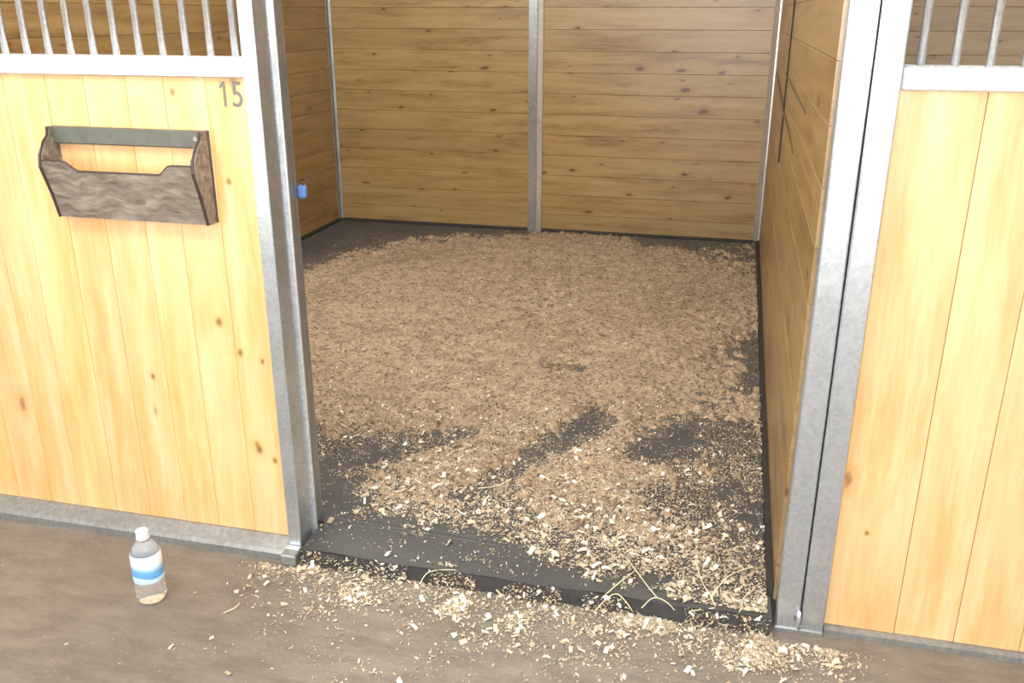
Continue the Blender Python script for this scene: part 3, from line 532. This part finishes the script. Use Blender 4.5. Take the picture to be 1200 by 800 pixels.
    [1, 2, 3, 5, 7, 10, 14, 19, 24, 29, 33, 35, 38, 41, 45, 48, 51, 54, 58, 61, 64, 67, 70, 74, 77, 80, 83, 86, 88, 90, 88, 87, 86, 85, 83, 80, 77, 75, 73, 71, 68, 66, 64, 61, 59, 57, 55, 53, 52, 51, 49, 47],
    [0, 1, 1, 2, 4, 6, 9, 13, 17, 21, 25, 29, 33, 37, 41, 44, 47, 50, 53, 57, 60, 63, 66, 69, 72, 76, 79, 82, 85, 88, 87, 85, 84, 82, 79, 75, 71, 68, 65, 62, 59, 56, 53, 52, 53, 53, 53, 51, 51, 50, 50, 49],
    [0, 0, 0, 0, 0, 2, 4, 6, 9, 13, 17, 21, 25, 29, 33, 37, 41, 45, 49, 52, 56, 59, 62, 65, 68, 71, 75, 78, 81, 83, 82, 82, 81, 80, 76, 70, 65, 61, 57, 53, 50, 46, 43, 42, 44, 45, 46, 46, 48, 49, 50, 50],
    [0, 0, 0, 0, 0, 0, 0, 0, 2, 6, 9, 13, 17, 21, 25, 29, 33, 37, 41, 45, 49, 53, 58, 61, 64, 67, 70, 73, 77, 78, 78, 78, 77, 77, 72, 67, 61, 55, 50, 45, 40, 37, 33, 32, 35, 37, 39, 41, 44, 47, 49, 51],
    [0, 0, 0, 0, 0, 0, 0, 0, 2, 3, 5, 7, 10, 14, 18, 22, 26, 30, 33, 36, 40, 44, 47, 52, 57, 61, 66, 69, 72, 73, 74, 74, 74, 74, 69, 63, 58, 52, 47, 41, 36, 30, 24, 22, 26, 30, 33, 35, 40, 45, 49, 52],
    [0, 0, 0, 0, 0, 0, 0, 0, 2, 4, 6, 8, 10, 11, 13, 15, 18, 22, 25, 28, 30, 34, 37, 41, 46, 50, 55, 60, 65, 68, 70, 71, 71, 71, 66, 60, 55, 49, 44, 39, 34, 29, 23, 21, 23, 25, 27, 30, 36, 43, 48, 53],
    [0, 0, 0, 0, 0, 0, 0, 1, 3, 5, 7, 8, 10, 12, 14, 16, 18, 20, 20, 20, 21, 24, 26, 30, 35, 40, 44, 49, 53, 56, 59, 62, 65, 66, 62, 57, 51, 46, 41, 37, 32, 28, 23, 21, 23, 25, 27, 30, 35, 41, 48, 54],
    [0, 0, 0, 0, 0, 0, 0, 2, 4, 5, 7, 9, 11, 13, 15, 16, 18, 20, 20, 20, 20, 20, 20, 21, 24, 29, 34, 38, 42, 45, 48, 51, 53, 54, 52, 49, 46, 42, 38, 35, 31, 26, 22, 21, 23, 25, 27, 30, 34, 39, 45, 51],
    [0, 0, 0, 0, 0, 0, 1, 3, 4, 6, 8, 10, 12, 13, 15, 17, 19, 20, 20, 20, 20, 20, 20, 22, 23, 25, 27, 29, 31, 34, 37, 39, 42, 43, 42, 40, 38, 35, 33, 31, 28, 25, 21, 21, 23, 25, 28, 30, 33, 37, 42, 47],
], float) / 90
def cover(x, y):
    fx = np.clip((x + 2.86) / .06, 0, C.shape[1] - 1.001); fy = np.clip((y - 2.06) / .06, 0, C.shape[0] - 1.001)
    i = fx.astype(int); j = fy.astype(int); s = fx - i; q = fy - j
    return (C[j, i] * (1 - s) + C[j, i + 1] * s) * (1 - q) + (C[j + 1, i] * (1 - s) + C[j + 1, i + 1] * s) * q
def vnoise(x, y, sc, seed):
    r = np.random.default_rng(seed); T_ = r.random((256, 256)); X = x * sc; Y = y * sc
    i = np.floor(X).astype(int); j = np.floor(Y).astype(int); s = X - i; q = Y - j; s = s * s * (3 - 2 * s); q = q * q * (3 - 2 * q)
    g = lambda a, b_: T_[a % 256, b_ % 256]
    return (g(i, j) * (1 - s) + g(i + 1, j) * s) * (1 - q) + (g(i, j + 1) * (1 - s) + g(i + 1, j + 1) * s) * q
def fbm(x, y, sc, seed, n=4):
    return sum(vnoise(x, y, sc * 2 ** k, seed + k) * .5 ** k for k in range(n)) / sum(.5 ** k for k in range(n))
def depth(x, y):
    """height of the bedding over the mat; below zero = bare mat"""
    c = cover(x, y); n = (fbm(x, y, 9, 3) - .5) * .9 + (fbm(x, y, 45, 9, 3) - .5) * 1.3
    h = (c - .60) * 1.0 + n * .62 * (1 - np.clip((c - .75) / .25, 0, 1) * .9)
    return np.where(h > 0, np.minimum(h, .5) * .05 + (fbm(x, y, 5, 21, 3)) * .022 * c + (fbm(x, y, 60, 30, 2) - .4) * .014 * np.clip(h * 6, 0, 1), h * .05 - .006)
nx, ny = 330, 440
gx = np.linspace(X0 + .004, X1 - .002, nx); gy = YF + .0 + (YB - .02 - YF) * np.linspace(0, 1, ny) ** 1.25
GX, GY = np.meshgrid(gx, gy)
GX = GX + rng.uniform(-.0025, .0025, GX.shape); GX = np.clip(GX, X0 + .004, X1 - .002)
D = depth(GX, GY); edge_ = np.minimum(1, np.minimum((GX - X0) / .02, (X1 - GX) / .02))
Zb = MAT + np.where(D > 0, D, np.maximum(D, -.02))
V = np.stack([GX, GY, Zb], -1).reshape(-1, 3)
idx = np.arange(nx * ny).reshape(ny, nx)
F = np.stack([idx[:-1, :-1], idx[:-1, 1:], idx[1:, 1:], idx[1:, :-1]], -1).reshape(-1, 4)
cen = V[F].mean(1); keep = (V[F][:, :, 2] > MAT - .004).any(1) & ((cen[:, 1] > YN) | ((cen[:, 0] > XN0) & (cen[:, 0] < XN1))); F = F[keep]
used = np.unique(F); rm = np.full(len(V), -1); rm[used] = np.arange(len(used))
o = link_np('shavings_bed', V[used], rm[F], M['bedding'])
tag(o, 'deep bed of tan wood shavings spread over the stall floor', 'wood shavings', kind='stuff')

def flakes(name, x, y, z, size, tone, label):
    """little curled chips: one bent quad pair each"""
    n = len(x); a = rng.uniform(0, 2 * np.pi, n); L = size * rng.uniform(.7, 1.5, n); Wd = size * rng.uniform(.3, .8, n)
    tl = rng.normal(0, .35, n); rl = rng.normal(0, .35, n); curl = rng.uniform(.05, .4, n) * L
    ux, uy = np.cos(a), np.sin(a)
    P = []
    for sL, sW, k in ((-1, -1, 0), (-1, 1, 0), (0, 1, 1), (0, -1, 1), (1, 1, 0), (1, -1, 0)):
        P.append(np.stack([x + ux * L * sL / 2 - uy * Wd * sW / 2, y + uy * L * sL / 2 + ux * Wd * sW / 2,
                           z + .0012 + k * curl * .5 + np.maximum(-.002, tl * L * sL / 2 + rl * Wd * sW / 2) + np.abs(tl) * L * .3], -1))
    V = np.stack(P, 1).reshape(-1, 3); base = (np.arange(n) * 6)[:, None]
    F = np.concatenate([base + np.array([[0, 3, 2, 1]]), base + np.array([[3, 5, 4, 2]])])
    o = link_np(name, V, F, M['flake'], np.repeat(tone, 6)); return tag(o, label, 'wood shavings', kind='stuff')
# chips in the stall
n = 1000000
x = rng.uniform(X0 + .005, X1 + .004, n); y = YF - .02 + (YB - YF - .01) * rng.random(n) ** 1.35
c = cover(x, y); cl = fbm(x, y, 22, 50, 3); cl2 = fbm(x, y, 4, 60, 3)
p = np.clip(c * 1.45 - .15 + .10 * np.clip(c * 8 - 1, 0, 1) + (cl - .5) * 1.1, .008 + .02 * (cl2 > .55), 1); p *= np.where(c > .85, .35, 1)
k = (rng.random(n) < p * .55) & ((y > YN) | ((x > XN0) & (x < XN1))); x, y, c = x[k], y[k], c[k]; n = len(x)
dd = depth(x, y); z = MAT + np.maximum(dd, 0) 
near = np.clip(1 - (y - YF) / 1.6, 0, 1); big = rng.random(n)
size = .0030 + .0040 * near * rng.random(n) + np.where(big > .992 - .02 * near, .011 * near + .003, 0)
tone = np.clip(rng.normal(.50, .16, n) + .24 * near + (fbm(x, y, 13, 70, 3) - .5) * .45 - .12 * np.clip(1 - c * 1.3, 0, 1) + np.where(big > .985, .3, 0) - np.where(rng.random(n) < .10, .35, 0), 0, 1)
flakes('shavings_chips', x, y, z, size, tone, 'loose pale wood chips scattered over the bedding and bare mat')
# chips spilt in the aisle by the sill, thinning away from it, and in the gap before the mat edge
n = 42000
x = np.concatenate([rng.uniform(-1.25, .35, n), rng.uniform(-1.3, .5, n // 4), rng.uniform(-2.6, 1.2, 900)])
y = np.concatenate([YF - .045 - np.abs(rng.normal(0, .085, n)), YF - .04 - np.abs(rng.normal(0, .22, n // 4)), rng.uniform(.6, 2.04, 900)])
cl = fbm(x, y, 11, 80, 3); k = (rng.random(len(x)) < np.clip((cl - .40) * 2.2, .10, 1) * np.where(x < -1.1, .5, 1)) & (y < YF - .045 - .025 * ((x < -1.12) | (x > .19)))
k &= (np.hypot(x + 1.452, y - 1.77) > .05)
x, y = x[k], y[k]
ne = 1500; xe = rng.uniform(XN0, XN1, ne); ue = rng.random(ne) ** .7; ke = fbm(xe, xe * 0 + .3, 9, 91, 3) > .42
xe, ue = xe[ke], ue[ke]; x = np.concatenate([x, xe]); y = np.concatenate([y, YF - .038 - .016 * ue - .004]); zz = np.concatenate([np.zeros(len(x) - len(xe)), (1 - ue) * .040 + .003])
n = len(x); big = rng.random(n)
flakes('aisle_chips', x, y, zz + .001, .0028 + .0055 * rng.random(n) ** 2 + np.where(big > .97, .010, 0), np.clip(rng.normal(.62, .2, n) + np.where(big > .97, .3, 0), 0, 1),
       'pale wood chips spilt on the concrete in front of the doorway')
# ---------------------------------------------------------------- straw stalks, one by one
def stalk(pts, label, r=.0015, group='straw stalks at the doorway'):
    p0 = Vector(pts[0]); b = N(); P = [Vector(p) - p0 for p in pts]
    Q = []
    for i in range(len(P) - 1):
        for s in range(4): 
            u = s / 4; a = P[max(i - 1, 0)]; d = P[min(i + 2, len(P) - 1)]
            Q.append(.5 * ((2 * P[i]) + (-a + P[i + 1]) * u + (2 * a - 5 * P[i] + 4 * P[i + 1] - d) * u * u + (-a + 3 * P[i] - 3 * P[i + 1] + d) * u ** 3))
    Q.append(P[-1]); tube(b, Q, r, 5)
    o = link('straw_stalk', b, M['straw'], smooth=True); o.location = p0; tag(o, label, 'straw', group)
stalk([(-0.762, 2.002, 0.004), (-0.746, 2.016, 0.031), (-0.718, 2.025, 0.041), (-0.665, 2.038, 0.041), (-0.617, 2.052, 0.031)], 'curved straw stalk lying over the mat edge left of the doorway middle')
stalk([(-0.206, 2.178, 0.061), (-0.176, 2.130, 0.061), (-0.143, 2.080, 0.056), (-0.109, 2.034, 0.051)], 'thick pale straw stalk slanting on the mat right of the middle')
stalk([(-0.268, 1.999, 0.004), (-0.237, 2.016, 0.041), (-0.211, 2.023, 0.051), (-0.182, 2.013, 0.031), (-0.168, 2.017, 0.004)], 'bent straw stalk arching over the mat edge')
stalk([(-0.144, 1.994, 0.041), (-0.117, 2.024, 0.056), (-0.080, 2.018, 0.051), (-0.047, 2.024, 0.010)], 'straw stalk looped beside the bent one on the mat edge')
stalk([(-0.020, 2.232, 0.056), (0.002, 2.125, 0.061), (0.037, 2.051, 0.051), (0.063, 2.015, 0.010)], 'long straw stalk crossing the mat edge near the right post')
stalk([(-0.249, 1.999, 0.051), (-0.217, 2.062, 0.056), (-0.178, 2.144, 0.051)], 'thin straw stalk slanting up to the right across bare mat')
stalk([(0.043, 2.103, 0.056), (0.069, 2.158, 0.061), (0.105, 2.207, 0.056), (0.141, 2.233, 0.056)], 'short curved straw stalk by the right wall, on the chips')
stalk([(-0.090, 1.975, 0.003), (-0.061, 2.028, 0.004), (-0.022, 2.023, 0.031), (0.042, 2.032, 0.047)], 'low straw stalk in front of the mat edge at right')
stalk([(0.072, 2.016, 0.003), (0.103, 2.033, 0.041), (0.114, 2.082, 0.056), (0.141, 2.127, 0.056)], 'straw stalk rising to the right wall at the mat corner')
stalk([(-1.226, 1.754, 0.003), (-1.205, 1.775, 0.008), (-1.201, 1.796, 0.010)], 'short straw piece on the concrete below the left panel')
stalk([(-0.629, 2.537, 0.071), (-0.658, 2.483, 0.071), (-0.719, 2.445, 0.071)], 'fine straw stalk on the dark bare streak')
